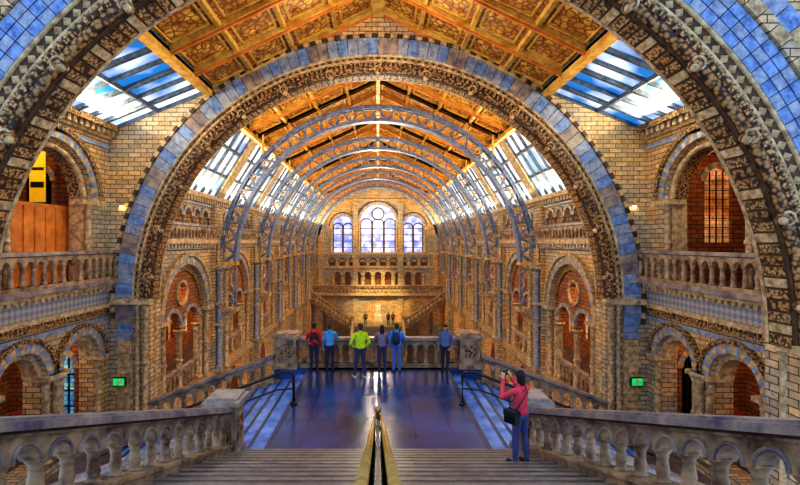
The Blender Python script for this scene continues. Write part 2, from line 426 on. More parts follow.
    for j in range(7): mb.box(2.05,3.05,4.8+j*.35,4.83+j*.35,U1-.05,U1-.01,'dark')
    for x in (1.45,1.9,2.35): mb.box(x-.03,x+.03,GF,.6,U1-.05,U1-.01,'dark')
    for j in range(4): mb.box(1.2,2.6,GF+.6*j,GF+.6*j+.05,U1-.05,U1-.01,'dark')
    mb.T=T
    for uu in (12.0,16.3):
        mb.T=lambda x,z,y:(s*(10.2+x),y,z)
        mb.prism([[(.7,8.9),(.7,6.0)]+[(2.15+1.4*math.cos(pi-pi*i/12),6.0+1.9*math.sin(pi*i/12)) for i in range(13)]+[(3.6,6.0),(3.6,8.9)]],uu-.15,uu+.15,'buff')
        mb.T=T
    return mb.build(name)
bay_side(-1,'wall_left'); bay_side(1,'wall_right')

# ---------------------------------------------------------------- main hall side arcades
BL=7.3; Y0=Y2b-.8
NB=6
YE=60.0
def hall_side(s,name):
    mb=MB(SIDE(s,8.8))
    for b in range(NB):
        y=Y0+b*BL if b else Y0
        a=y+ (0.8 if b==0 else 0); e=Y0+(b+1)*BL if b<NB-1 else YE
        cu=Y0+b*BL+BL/2
        loops=[[(a,BF),(e,BF),(e,6.95),(a,6.95)],archloop(cu,2.3,GF,1.3,20),archloop(cu,2.3,-8.8,-5.1,12)]
        for j in range(5): loops.append(archloop(cu+(j-2)*1.02,.36,5.15,5.85,8))
        mb.prism(loops,0,.6,'brick')
        mb.ring(cu,1.3,2.3,2.68,-.1,.2,0,pi,23,['bluegrey','buff'],2,.03)
        mb.ring(cu,1.3,2.68,2.84,-.2,0,0,pi,40,['buff'],1,.05)
        mb.ring(cu,1.3,2.02,2.3,.12,.5,0,pi,26,['carved'],2)
        for q in (-1,1):
            column(mb,cu+q*2.32,-.02,GF,1.3,.12,'buff')
            column(mb,cu+q*2.08,.2,GF,1.3,.1,'buff')
            mb.box(*sorted((cu+q*2.0,cu+q*2.85)),1.22,1.36,-.25,.5,'buff')
        L=[(cu-2.05,.55)]
        for i in range(21):
            an=pi-pi*i/20; L.append((cu+2.05*math.cos(an),1.3+2.05*math.sin(an)))
        L.append((cu+2.05,.55))
        for c2 in (cu+1.0,cu-1.0):
            L.append((c2+.82,.55))
            for i in range(11):
                an=pi*i/10; L.append((c2+.82*math.cos(an),.7+.82*math.sin(an)))
            L.append((c2-.82,.55))
        oc=[(cu+.48*math.cos(2*pi*i/14),2.3+.48*math.sin(2*pi*i/14)) for i in range(14)]
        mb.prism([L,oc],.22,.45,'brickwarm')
        for c2 in (cu+1.0,cu-1.0): mb.ring(c2,.7,.82,1.0,.12,.25,0,pi,13,['buff','bluegrey'],1,.03)
        mb.ring(cu,2.3,.48,.6,.14,.25,0,2*pi,14,['buff'],1,.03)
        for du in (0,-1.9,1.9): column(mb,cu+du,.33,GF,.6,.13,'buff')
        for j in range(6): column(mb,cu+(j-2.5)*1.02,-.1,5.1,5.85,.075,'grey',8)
        for j in range(5): mb.ring(cu+(j-2)*1.02,5.85,.36,.5,-.12,.05,0,pi,9,['buff','bluegrey'],1,.04)
        mb.box(cu-2.9,cu+2.9,5.02,5.12,-.22,0,'buff')
        T=mb.T
        balustrade(mb,(s*(8.8+.3),cu-2.2,GF),(s*(8.8+.3),cu+2.2,GF),.02,1.05,.12,.4,.18,'rail','grey',6)
        balustrade(mb,(s*(8.8-.25),a+.5,4.72),(s*(8.8-.25),e-.5,4.72),.02,.75,.08,.36,.16,'rail','grey',6)
        mb.T=T
        mb.box(a,e,4.55,4.74,-.4,0,'buff'); mb.box(a,e,4.3,4.42,-.2,0,'bluegrey'); dentils(mb,a,e,4.38,4.56,-.3,0,'buff',.32,.5)
        mb.box(a,e,6.78,7.0,-.4,.5,'buff'); mb.box(a,e,6.42,6.52,-.12,0,'bluegrey'); dentils(mb,a,e,6.56,6.78,-.3,0,'buff',.32,.5)
        mb.box(a,e,-2.5,-2.2,-.25,0,'buff')
        for z in (GF,4.4,7.0): mb.box(a,e,z-.25,z-.03,.3,3.9,'step')
        L=[[(a,BF),(e,BF),(e,7),(a,7)],archloop(cu-1.2,.55,-1.2,.9),archloop(cu+1.2,.55,-1.2,.9)]
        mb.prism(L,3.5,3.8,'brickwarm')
        mb.box(cu-1.9,cu+1.9,-1.4,1.6,3.82,3.86,'amber' if b%2 else 'blueglass')
        for c2 in (cu-1.2,cu+1.2):
            mb.box(c2-.03,c2+.03,-1.2,1.5,3.7,3.76,'dark'); 
            for j in range(4): mb.box(c2-.6,c2+.6,-.9+.6*j,-.86+.6*j,3.7,3.76,'dark')
        if b<NB-1:
            p=e
            mb.box(p-.62,p+.62,BF,6.6,-.22,.1,'brick')
            mb.box(p-.34,p+.34,BF,4.3,-.5,-.1,'brick')
            for z in (-2.2,0.2,1.3,3.2): mb.box(p-.68,p+.68,z,z+.14,-.58,0,'buff')
            for du,dw in ((-.42,-.38),(.42,-.38),(0,-.6)):
                column(mb,p+du,dw,-2.1,3.25,.12,'bluegrey' if du else 'buff')
                column(mb,p+du,dw+.05,3.35,5.0,.09,'buff')
            mb.box(p-.55,p+.55,3.25,3.5,-.75,0,'buff')
            mb.box(p-.4,p+.4,5.0,5.25,-.62,0,'buff')
    return mb.build(name)
hall_side(-1,'gallery_arcade'); hall_side(1,'gallery_arcade')

# ---------------------------------------------------------------- end wall
mb=MB()
out=[(-9,BF),(9,BF),(9,7),(6.7,10.6),(0,13.6),(-6.7,10.6),(-9,7)]
holes=[archloop(0,2.35,3.3,7.3,18),archloop(-4.7,1.35,3.3,6.8,14),archloop(4.7,1.35,3.3,6.8,14)]
for j in range(9): holes.append(archloop((j-4)*1.35,.42,-1.4,.3,8))
mb.prism([out]+holes,YE,YE+.8,'brick')
for cu,r,vs in ((0,2.35,7.3),(-4.7,1.35,6.8),(4.7,1.35,6.8)):
    mb.ring(cu,vs,r,r+.35,YE-.15,YE+.1,0,pi,17,['buff','bluegrey'],2,.03)
    mb.ring(cu,vs,r+.35,r+.5,YE-.25,YE,0,pi,24,['groove'],1)
    for q in (-1,1): column(mb,cu+q*(r+.15),YE-.12,3.3,vs,.14,'buff')
    nm=3 if r>2 else 2
    for i in range(nm+1):
        u=cu-r+2*r*i/nm; mb.box(u-.13,u+.13,3.3,vs+.1,YE+.3,YE+.5,'groove')
    for i in range(nm):
        c2=cu-r+2*r*(i+.5)/nm; mb.ring(c2,vs-.3,r/nm-.06,r/nm+.1,YE+.3,YE+.5,0,pi,8,['groove'],2)
    for j in range(4): mb.box(cu-r,cu+r,3.9+j*.85,3.98+j*.85,YE+.35,YE+.45,'dark')
    if r>2: mb.ring(cu,vs+1.15,.7,.88,YE+.3,YE+.5,0,2*pi,12,['groove'],2)
for z,d,m in ((3.0,.35,'buff'),(2.6,.15,'bluegrey'),(1.2,.25,'buff'),(-1.9,.45,'buff'),(-2.5,.2,'buff'),(10.1,.2,'buff')):
    w=9 if z<7 else 7.2; mb.box(-w,w,z,z+.28,YE-d,YE+.05,m)
dentils(mb,-9,9,2.7,3.0,YE-.28,YE,'buff',.45,.5)
for j in range(10): column(mb,(j-4.5)*1.35,YE-.12,-1.5,.3,.13,'buff',8)
for j in range(9): mb.ring((j-4)*1.35,.3,.42,.62,YE-.1,YE+.05,0,pi,9,['buff','bluegrey'],1,.04)
for j in range(11): mb.box(-6.8+j*1.36-.12,-6.8+j*1.36+.12,1.5,2.6,YE-.12,YE,'buff')
for j in range(10):
    c_=-6.12+j*1.36; mb.ring(c_,2.0,.42,.54,YE-.1,YE,0,pi,7,['groove'],1); mb.box(c_-.4,c_+.4,1.5,2.0,YE-.04,YE-.01,'groove')
balustrade(mb,(-8.6,YE-.6,-2.0),(8.6,YE-.6,-2.0),.3,1.0,.12,.5,.2,'rail','buff',6)
mb.box(-8.8,8.8,-2.4,-2.1,YE-.8,YE,'buff')
mb.box(-6.6,6.6,-2,1.1,YE+1.6,YE+1.7,'brickwarm')
for x in (-7.6,-3.0,3.0,7.6): mb.box(x-.35,x+.35,BF,10 if abs(x)<5 else 7,YE-.3,YE,'brick')
mb.ring(0,3.6,8.0,8.45,YE-.3,YE+.05,.25,pi-.25,40,['buff','bluegrey'],1,.03)
mb.build('wall_back')
wb=MB()
wb.box(-2.5,2.5,3.1,9.8,YE+.62,YE+.68,'winglass'); wb.build('window_1')
wb=MB(); wb.box(-6.2,-3.2,3.1,8.3,YE+.62,YE+.68,'winglass'); wb.build('window_2')
wb=MB(); wb.box(3.2,6.2,3.1,8.3,YE+.62,YE+.68,'winglass'); wb.build('window_3')

# ---------------------------------------------------------------- ceilings
def slope(mb,s,y0,y1,ny,A,B,nx,bw=.16):
    xa,za=A;xb,zb=B
    P=lambda t,y,o=0:(s*(xa+(xb-xa)*t),za+(zb-za)*t+o,y)
    for i in range(ny):
        for j in range(nx):
            t0,t1=j/nx,(j+1)/nx; a,b=y0+(y1-y0)*i/ny,y0+(y1-y0)*(i+1)/ny
            r=random.random()*7
            mb.add([P(t0,a),P(t1,a),P(t1,b),P(t0,b)],[(0,1,2,3)],'panel',uv=[[(r,r),(r+1.5,r),(r+1.5,r+1.5),(r,r+1.5)]])
            ta,tb=t0+(t1-t0)*.15,t1-(t1-t0)*.15; ya,yb=a+(b-a)*.15,b-(b-a)*.15
            for e0,e1 in (((ta,ya),(tb,ya)),((tb,ya),(tb,yb)),((tb,yb),(ta,yb)),((ta,yb),(ta,ya))):
                mb.beam(P(*e0,-.04),P(*e1,-.04),.05,.07,'gold',up=(0,0,1) if e0[0]==e1[0] else (0,1,0))
    for i in range(ny+1):
        y=y0+(y1-y0)*i/ny; mb.beam(P(0,y,-.1),P(1,y,-.1),bw*1.1,bw*1.3,'gold',up=(0,0,1))
        mb.beam(P(0,y,-.24),P(1,y,-.24),bw*.5,.08,'wood',up=(0,0,1))
    for j in range(nx+1):
        mb.beam(P(j/nx,y0,-.08),P(j/nx,y1,-.08),bw,bw*1.1,'gold')
def glaze(mb,s,y0,y1,A,B,n,mid,m,bw=.1):
    xa,za=A;xb,zb=B
    P=lambda t,y,o=0:(s*(xa+(xb-xa)*t),za+(zb-za)*t+o,y)
    mb.add([P(0,y0),P(1,y0),P(1,y1),P(0,y1)],[(0,1,2,3)],m)
    for i in range(n+1):
        y=y0+(y1-y0)*i/n; mb.beam(P(0,y,-.06),P(1,y,-.06),bw if i%2 else bw*1.8,.16,'frame')
    for j in range(mid+2):
        t=j/(mid+1); mb.beam(P(t,y0,-.05),P(t,y1,-.05),.12 if 0<j<=mid else .3,.16,'frame')
mb=MB()
for s in (-1,1):
    slope(mb,s,Y1b,Y2,4,(6.35,10.42),(0,13.5),4,.15)
    for b in range(NB):
        a=Y0+b*BL+(.8 if b==0 else 0); e=Y0+(b+1)*BL if b<NB-1 else YE
        slope(mb,s,a,e,4,(6.6,10.4),(0,13.5),4,.15)
mb.box(-.2,.2,13.1,13.5,Y1b,Y2,'gold'); mb.box(-.12,.12,13.2,13.5,Y2b,YE,'gold')
for s in (-1,1):
    mb.box(*sorted((s*6.2,s*6.5)),10.1,10.4,Y1b,Y2,'gold'); mb.box(*sorted((s*6.45,s*6.75)),10.05,10.4,Y2b,YE,'gold')
mb.build('ceiling')
mb=MB()
for s in (-1,1): glaze(mb,s,Y1b,Y2,(10.3,8.85),(6.35,10.42),9,1,'glass',.075)
mb.build('skylight')
mb=MB()
for s in (-1,1):
    for b in range(NB):
        a=Y0+b*BL+(.8 if b==0 else 0); e=Y0+(b+1)*BL if b<NB-1 else YE
        glaze(mb,s,a+.45,e-.45,(8.75,6.95),(6.6,10.4),6,2,'glass2',.09)
        P=lambda t,y:(s*(8.75-2.15*t),6.95+3.45*t,y)
        for q0,q1 in ((a,a+.5),(e-.5,e)):
            mb.hexa([P(0,q0),P(1,q0),P(1,q1),P(0,q1)]+[(x-s*.15,z-.1,y) for x,z,y in (P(0,q0),P(1,q0),P(1,q1),P(0,q1))],'buff')
mb.build('skylight')

# ---------------------------------------------------------------- iron ribs
def rib(y):
    mb=MB(); RC=3.5; ro=8.45; ri=7.62
    for w in (-.16,.16):
        mb.ring(0,RC,ro-.14,ro,y+w-.05,y+w+.05,0,pi,40,['iron'],1)
        mb.ring(0,RC,ri,ri+.14,y+w-.05,y+w+.05,0,pi,40,['iron'],1)
        n=52
        for i in range(n):
            a=pi*i/n;b=pi*(i+1)/n
            ra,rb=(ri+.07,ro-.07) if i%2 else (ro-.07,ri+.07)
            mb.beam((ra*math.cos(a),RC+ra*math.sin(a),y+w),(rb*math.cos(b),RC+rb*math.sin(b),y+w),.09,.09,'iron',up=(0,0,1))
    mb.ring(0,RC,ro-.04,ro+.03,y-.26,y+.26,0,pi,40,['iron'],1)
    mb.ring(0,RC,ri-.03,ri+.04,y-.24,y+.24,0,pi,40,['iron'],1)
    for i in range(1,26):
        a=pi*i/26; mb.torus((ri+.41)*math.cos(a),RC+(ri+.41)*math.sin(a),y-.18,.15,.035,0,2*pi,8,'gold',5)
    for x in (1.6,3.2,4.8,6.2):
        for s in (-1,1):
            z0=RC+math.sqrt(ro*ro-x*x); z1=13.45-x*.47
            if z1>z0: mb.beam((s*x,z0-.05,y),(s*x,z1,y),.1,.1,'gold',up=(0,0,1))
    for s in (-1,1):
        for xx in (ri+.07,ro-.09): mb.lathe(s*xx,y,[(.1,1.1),(.07,1.2),(.07,3.3),(.1,3.4)],'iron',8)
        for j in range(4): mb.beam((s*(ri+.07),1.2+j*.55,y),(s*(ro-.09),1.2+(j+1)*.55,y),.05,.05,'iron'); mb.beam((s*(ro-.09),1.2+j*.55,y),(s*(ri+.07),1.2+(j+1)*.55,y),.05,.05,'iron')
        mb.box(*sorted((s*(ri-.06),s*(ro+.05))),3.38,3.55,y-.26,y+.26,'gold')
        mb.box(*sorted((s*(ri-.08),s*(ro+.05))),.9,1.1,y-.28,y+.28,'buff')
        mb.hexa([(s*8.25,.2,y-.1),(s*8.45,.2,y-.1),(s*8.45,.2,y+.1),(s*8.25,.2,y+.1),(s*ri,.9,y-.2),(s*8.45,.9,y-.2),(s*8.45,.9,y+.2),(s*ri,.9,y+.2)],'buff')
    mb.build('iron_roof_rib')
for b in range(NB-1): rib(Y0+(b+1)*BL)

# ---------------------------------------------------------------- floors / stairs
mb=MB()
mb.box(-14,14,BF-.3,BF,-2,YE,'step')
mb.build('floor')
mb=MB()
LX=2.55; LY0,LY1=9.7,16.8
mb.box(-LX,LX,-.35,0,LY0,LY1,'floor')
mb.box(-3.75,3.75,-.35,0,LY1-.52,LY1+.26,'floor')
mb.box(-3.6,3.6,-.35,0,LY0-.4,LY0+.3,'floor')
mb.box(-3.75,3.75,-.6,-.35,LY1-.4,LY1+.26,'buff')
for s in (-1,1): mb.box(*sorted((s*(LX-.12),s*(LX+.0))),-.02,.006,LY0+.3,LY1-.52,'stepdark')
mb.build('stair_landing')
for s in (-1,1):
    mb=MB()
    ns=13
    for i in range(ns):
        x0=LX+i*.44; z=-.165*(i+1)
        mb.box(*sorted((s*(x0+.005),s*(x0+.48))),z-.4,z,LY0+.31,LY1-.53,'stepsheen')
        mb.box(*sorted((s*(x0+.41),s*(x0+.5))),z-.03,z+.005,LY0+.31,LY1-.53,'stepdark')
    mb.box(*sorted((s*8.27,s*9.55)),-2.45,GF,10,16.8,'step')
    mb.build('side_staircase')
    for y in (LY1-.38,LY0+.14):
        mb=MB(); balustrade(mb,(s*3.76,y,-.47),(s*8.35,y,-2.16),.6,1.0,.16,.42,.24,'rail','grey',8)
        mb.build('stone_balustrade')
    mb=MB(); mb.T=lambda x,y,z:(x,y,z)
    pts=[(s*2.4,12.8,.002),(s*2.4,12.8,.8),(s*2.46,12.8,.9),(s*2.75,12.8,.9),(s*8.2,12.8,-1.15),(s*8.4,12.8,-1.2)]
    mb.tube(pts,.04,'dark',8)
    for x in (4.6,6.4,8.1):
        zt=.9-(x-2.75)*.376; mb.tube([(s*x,12.8,zt-.98),(s*x,12.8,zt)],.03,'dark',6)
    mb.tube([(s*2.4,12.8,.45),(s*2.9,12.8,.4),(s*8.1,12.8,-1.55)],.025,'dark',6)
    mb.tube([(s*2.4,12.8,0.002),(s*2.4,12.8,.05)],.1,'dark',10)
    mb.build('bronze_handrail')
mb=MB()
balustrade(mb,(-2.95,LY1-.15,.002),(2.95,LY1-.15,.002),0,1.1,.16,.4,.26,'rail','grey',10)
for s in (-1,1): newel(mb,s*3.35,LY1-.1,.002,1.25,.72,'rail')
mb.build('stone_balustrade')
mb=MB()
RI,TD=.14,.4
for k in range(1,22):
    y1=LY0-TD*(k-1); z=RI*k
    mb.box(-3.02,3.02,z-.5,z,y1-TD-.02,y1,'step')
    mb.box(-3.0,3.0,z-.035,z+.004,y1-.05,y1+.025,'nosing')
mb.box(-3.02,3.02,2.6,3.0,-3,1.3,'step')
mb.build('upper_staircase')
for s in (-1,1):
    mb=MB()
    ya,yb=LY0-.35,1.2
    balustrade(mb,(s*3.2,ya,.2),(s*3.2,yb,.2+(ya-yb)*.35),.9,.98,.2,.42,.32,'rail','grey',14)
    newel(mb,s*3.25,LY0-.05,.002,1.32,.56,'grey')
    mb.build('stone_balustrade')
mb=MB(); mb.T=lambda x,y,z:(x,y,z)
zr=lambda y:(LY0-y)*.35+.85
hs=.07
for s in (-1,1):
    pts=[(s*hs,LY0-.02,zr(LY0)-.25),(s*hs,LY0+.05,zr(LY0)-.06),(s*hs,LY0-.05,zr(LY0)),(s*hs,1.3,zr(1.3))]
    mb.tube(pts,.03,'brass',10)
    mb.tube([(s*hs,LY0,zr(LY0)-.2),(s*hs,1.3,zr(1.3)-.2)],.018,'dark',6)
    mb.tube([(s*hs,LY0,zr(LY0)-.5),(s*hs,1.3,zr(1.3)-.5)],.018,'dark',6)
for i in range(7):
    y=LY0-.1-i*1.3
    for s in (-1,1): mb.tube([(s*hs,y,zr(y)-.93),(s*hs,y,zr(y))],.022,'dark',6)
mb.tube([(-hs,LY0,zr(LY0)),(-.04,LY0+.07,zr(LY0)+.01),(.04,LY0+.07,zr(LY0)+.01),(hs,LY0,zr(LY0))],.03,'brass',8)
mb.tube([(0,LY0+.05,0.002),(0,LY0+.05,zr(LY0)+.05)],.04,'dark',8)
mb.hexa([(-.01,LY0,.25),(.01,LY0,.25),(.01,1.3,.25+8.4*.35),(-.01,1.3,.25+8.4*.35),(-.01,LY0,.8),(.01,LY0,.8),(.01,1.3,.8+8.4*.35),(-.01,1.3,.8+8.4*.35)],'dark')
mb.T=TR; mb.ball((0,zr(LY0)+.12,LY0+.05),.075,'brass',12)
mb.build('central_handrail')

mb=MB()
ZL=-5.9
for k in range(20):
    mb.box(-3,3,BF,BF+.155*(k+1),50+.3*k,56.1,'nosing')
mb.box(-4,4,ZL-.3,ZL,56,YE-.3,'nosing')
for s in (-1,1):
    for i in range(20):
        x=3.6+.24*i; z=ZL+.165*(i+1)
        mb.box(*sorted((s*x,s*(x+.26))),z-.5,z,56.6,YE-.3,'buff')
    balustrade(mb,(s*3.6,56.6,ZL),(s*8.4,56.6,ZL+3.4),.4,1.0,.16,.5,.24,'rail','buff',6)
    balustrade(mb,(s*3.1,50,BF+.1),(s*3.1,56,ZL),.4,1.0,.16,.5,.24,'rail','buff',6)
    newel(mb,s*3.3,56.3,ZL-.2,ZL+1.3,.6,'buff')
mb.build('grand_staircase')

for s in (-1,1):
    mb=MB()
    mb.box(s*9.7-.2,s*9.7+.2,-.75,-.49,Y2-.19,Y2-.13,'green'); mb.box(s*9.7-.23,s*9.7+.23,-.78,-.46,Y2-.16,Y2-.06,'black')
    mb.box(s*9.7-.05,s*9.7+.03,-.72,-.52,Y2-.2,Y2-.18,'white'); mb.box(s*9.7+.08,s*9.7+.16,-.65,-.6,Y2-.2,Y2-.18,'white')
    mb.build('exit_sign')
mb=MB(SIDE(-1,10.2))
for i in range(16): mb.box(12.25+i*.235,12.25+i*.235+.21,3.2,5.75,.74 if i%2 else .76,.8,'wood')
mb.box(12.2,16.1,5.75,5.87,.72,.86,'wood'); mb.box(12.2,16.1,3.2,3.4,.72,.86,'wood')
mb.build('wooden_screen')
mb=MB(); mb.box(-12.05,-11.5,6.0,7.75,15.55,15.58,'yellow'); mb.box(-12.1,-11.45,7.75,7.8,15.52,15.6,'black'); mb.box(-12.0,-11.55,6.5,6.7,15.53,15.55,'black'); mb.box(-12.0,-11.55,7.1,7.2,15.53,15.55,'black')
mb.T=lambda x,y,z:(x,y,z); mb.tube([(-11.78,15.56,7.78),(-11.78,15.56,8.68)],.015,'black',6)
mb.build('hanging_banner')
for s in (-1,1):
    mb=MB(SIDE(s,10.2)); mb.box(15.0,15.7,GF+.5,GF+1.1,2.0,2.05,'red'); mb.box(15.3,15.4,GF,GF+.5,2.0,2.05,'black'); mb.box(15.1,15.6,GF,GF+.04,1.85,2.2,'black')
    mb.box(15.08,15.62,GF+.6,GF+.7,1.98,2.0,'white'); mb.build('sign_board')
def lamp(x,y,z,s):
    mb=MB(); mb.T=lambda a,b,c:(a,b,c)
    mb.tube([(x,y,z),(x-s*.15,y-.02,z+.05),(x-s*.28,y-.02,z-.02)],.02,'brass',6)
    mb.T=TR; mb.lathe(x-s*.28,y-.02,[(.03,z+.02),(.07,z-.05),(.09,z-.12)],'brass',8)
    mb.ball((x-s*.28,z-.17,y-.02),.07,LB,8); mb.build('wall_lamp')
LB=mat_emit('lamp_bulb',lin('#ffd060'),lin('#ffe8a0'),12,1)
for s in (-1,1): lamp(s*9.9,Y2-.1,6.1,s)

# ---------------------------------------------------------------- people
def perp(d):
    a=Vector(d).cross(Vector((0,0,1)))
    if a.length<.05: a=Vector(d).cross(Vector((0,1,0)))
    return a.normalized()
def figure(name,loc,yaw,H,cols,arms,legs=None,vox=.009,lean=0,hair='short',extra=None,seated=False):
    prim=[]
    A=lambda p0,p1,r0,r1,l,fl=1:prim.append((Vector(p0),Vector(p1),r0,r1,fl,l))
    pz=.93
    A((-.07,0,pz),(.07,0,pz),.125,.125,'leg',.85)
    A((-.045,0,pz+.05),(.045,0,pz+.05),.132,.13,'top',.84)
    A((-.04,.0,pz+.1),(-.05,.0+lean*.5,1.2),.115,.115,'top',.85); A((.04,.0,pz+.1),(.05,lean*.5,1.2),.115,.115,'top',.85)
    A((-.05,lean*.5,1.18),(-.085,lean,1.345),.118,.095,'top',.85); A((.05,lean*.5,1.18),(.085,lean,1.345),.118,.095,'top',.85)
    A((-.15,lean,1.385),(.15,lean,1.385),.062,.062,'top',.95)
    A((0,lean,1.40),(0,lean,1.455),.075,.06,'top'); A((0,lean,1.42),(0,lean+.015,1.52),.05,.047,'skin')
    hc=Vector((0,lean+.02,1.605))
    A(hc+Vector((0,-.012,.02)),hc+Vector((0,.004,.0)),.082,.078,'skin',1.12)
    A(hc+Vector((0,.012,-.02)),hc+Vector((0,.035,-.065)),.062,.04,'skin')
    A(hc+Vector((0,.075,.0)),hc+Vector((0,.098,-.028)),.010,.015,'skin')
    for q in (-1,1): A(hc+Vector((q*.078,-.005,.01)),hc+Vector((q*.076,.0,-.025)),.014,.011,'skin')
    A(hc+Vector((-.018,.079,-.053)),hc+Vector((.018,.079,-.053)),.007,.007,'lip')
    A(hc+Vector((0,-.03,.035)),hc+Vector((0,.012,.05)),.088,.075,'hair',1.05)
    A(hc+Vector((0,-.045,.0)),hc+Vector((0,-.04,-.04)),.075,.06,'hair')
    if hair=='long':
        A(hc+Vector((-.03,-.05,-.02)),hc+Vector((-.03,-.06,-.2)),.06,.04,'hair'); A(hc+Vector((.03,-.05,-.02)),hc+Vector((.03,-.06,-.2)),.06,.04,'hair')
    if hair=='bob':
        A(hc+Vector((-.0,-.02,.05)),hc+Vector((0,-.025,.07)),.094,.075,'hair'); A(hc+Vector((0,-.05,-.03)),hc+Vector((.0,-.055,-.11)),.072,.045,'hair')
        for q in (-1,1): A(hc+Vector((q*.065,-.02,.02)),hc+Vector((q*.06,-.025,-.08)),.032,.026,'hair')
    for sd,q in (('L',-1),('R',1)):
        sh=Vector((q*.185,lean,1.375)); el,wr,hd,pn=arms[sd]; el=Vector(el);wr=Vector(wr);d=Vector(hd).normalized();n=Vector(pn);n=(n-d*n.dot(d)).normalized()
        A(sh,el,.06,.047,'top'); A(el,wr-d*.01,.047,.036,'top'); A(wr-d*.02,wr+d*.02,.026,.024,'skin')
        s=d.cross(n).normalized()*q
        for o in (-.02,0,.02): A(wr+d*.015+s*o*.7,wr+d*.085+s*o,.015,.014,'skin')
        for i,ln in enumerate((.072,.08,.075,.058)):
            b=wr+d*.085+s*(-.03+.0205*i); m1=b+(d*.9+n*.35).normalized()*ln*.5; m2=m1+(d*.45+n*.8).normalized()*ln*.5
            A(b,m1,.0095,.009,'skin'); A(m1,m2,.009,.008,'skin')
        b=wr+d*.03-s*.026; m1=b+(d*.6-s*.75+n*.3).normalized()*.042; A(b,m1,.012,.011,'skin'); A(m1,m1+(d*.9+n*.5).normalized()*.032,.011,.009,'skin')
        if legs: kn,an=[Vector(x) for x in legs[sd]]
        else: kn,an=Vector((q*.1,.015,.5)),Vector((q*.105,-.015,.09))
        A((q*.085,0,.9),kn,.093,.063,'leg'); A(kn,kn.lerp(an,.35)+Vector((0,-.012,0)),.06,.06,'leg'); A(kn.lerp(an,.35)+Vector((0,-.012,0)),an,.06,.045,'leg')
        A(an+Vector((0,-.02,-.045)),an+Vector((q*.015,.15,-.05)),.043,.036,'shoe',1); A(an,an+Vector((0,-.01,-.04)),.044,.046,'shoe')
    vs=[];fs=[]
    for p0,p1,r0,r1,fl,l in prim:
        d=p1-p0; L=d.length; t=d.normalized() if L>1e-5 else Vector((0,0,1)); a=perp(t); b=t.cross(a)
        n=12;o=len(vs); rings=[]
        for j in range(1,5): 
            an=pi/2*j/4; rings.append((p0-t*r0*math.cos(an),r0*math.sin(an)))
        for j in range(0,4):
            an=pi/2*j/4; rings.append((p1+t*r1*math.sin(an),r1*math.cos(an)))
        for c,r in rings:
            for i in range(n):
                an=2*pi*i/n; of=a*r*math.cos(an)+b*r*math.sin(an); of.y*=fl; vs.append(c+of)
        k=len(rings)
        for j in range(k-1):
            for i in range(n): fs.append((o+j*n+i,o+j*n+(i+1)%n,o+(j+1)*n+(i+1)%n,o+(j+1)*n+i))
        c0=len(vs); vs.append(p0-t*r0); c1=len(vs); vs.append(p1+t*r1)
        for i in range(n):
            fs.append((c0,o+(i+1)%n,o+i)); fs.append((c1,o+(k-1)*n+i,o+(k-1)*n+(i+1)%n))
    me=bpy.data.meshes.new(name+'_src'); me.from_pydata([tuple(v) for v in vs],[],fs)
    bm=bmesh.new(); bm.from_mesh(me); bmesh.ops.recalc_face_normals(bm,faces=bm.faces); bm.to_mesh(me); bm.free()
    ob=bpy.data.objects.new('tmp',me); COL.objects.link(ob)
    rm=ob.modifiers.new('r','REMESH'); rm.mode='VOXEL'; rm.voxel_size=vox
    smm=ob.modifiers.new('s','SMOOTH'); smm.iterations=3; smm.factor=.5
    dg=bpy.context.evaluated_depsgraph_get(); ev=ob.evaluated_get(dg)
    m2=bpy.data.meshes.new_from_object(ev); bpy.data.objects.remove(ob)
    labels=['top','leg','skin','hair','shoe','lip','hair2','belt']
    m2.materials.clear()
    for l in labels: m2.materials.append(cols.get(l) or cols['hair'])
    nf=len(m2.polygons); C=np.empty(nf*3); m2.polygons.foreach_get('center',C); C=C.reshape(-1,3)
    best=np.full(nf,1e9); idx=np.zeros(nf,int)
    for p0,p1,r0,r1,fl,l in prim:
        a=np.array(p0);b=np.array(p1);d=b-a;L2=max(1e-9,d@d)
        t=np.clip(((C-a)@d)/L2,0,1); q=C-(a+t[:,None]*d); q[:,1]/=fl
        ds=np.linalg.norm(q,axis=1)-(r0+(r1-r0)*t)
        w=ds<best; best[w]=ds[w]; idx[w]=labels.index(l)
    m2.polygons.foreach_set('material_index',idx.tolist()); m2.polygons.foreach_set('use_smooth',[True]*nf)
    o=bpy.data.objects.new(name,m2); COL.objects.link(o)
    o.location=loc; o.rotation_euler=(0,0,yaw); k=H/1.72; o.scale=(k,k,k)
    eb=MB(); 
    for q in (-1,1):
        c=hc+Vector((q*.031,.081,.008)); eb.ball((c.x,c.z,c.y),.0105,'white',8); eb.ball((c.x,c.z,c.y+.005),.0065,'black',8)
    e=eb.build('eyes'); e.parent=o
    return o
CM={}
def cm(h,r=.8):
    if h not in CM: CM[h]=mat_plain('cloth_'+h[1:],lin(h),r,0,.08)
    return CM[h]
SK=mat_plain('skin',lin('#e8b08c'),.55,0,.05); LIP=mat_plain('lips',lin('#a85048'),.5,0,.05)
def C(top,leg,hair,shoe='#2a221e',**k):
    d=dict(top=cm(top),leg=cm(leg),hair=cm(hair),shoe=cm(shoe),skin=SK,lip=LIP,hair2=cm('#2a1a12'),belt=cm('#1c1c24')); d.update(k); return d
def A_down(q,f=.05): return ((q*.235,-.02,1.1),(q*.25,f,.86),(q*.02,.15,-1),(-q,.1,0))
def A_rail(q): return ((q*.27,.1,1.13),(q*.18,.3,1.17),(0,1,.02),(0,.1,-1))
def A_up(q): return ((q*.27,.2,1.24),(q*.12,.3,1.52),(-q*.35,.2,.9),(-q*.4,.9,-.1))
def A_hip(q): return ((q*.34,-.06,1.13),(q*.2,.07,.98),(-q*.9,.3,-.3),(0,-1,0))
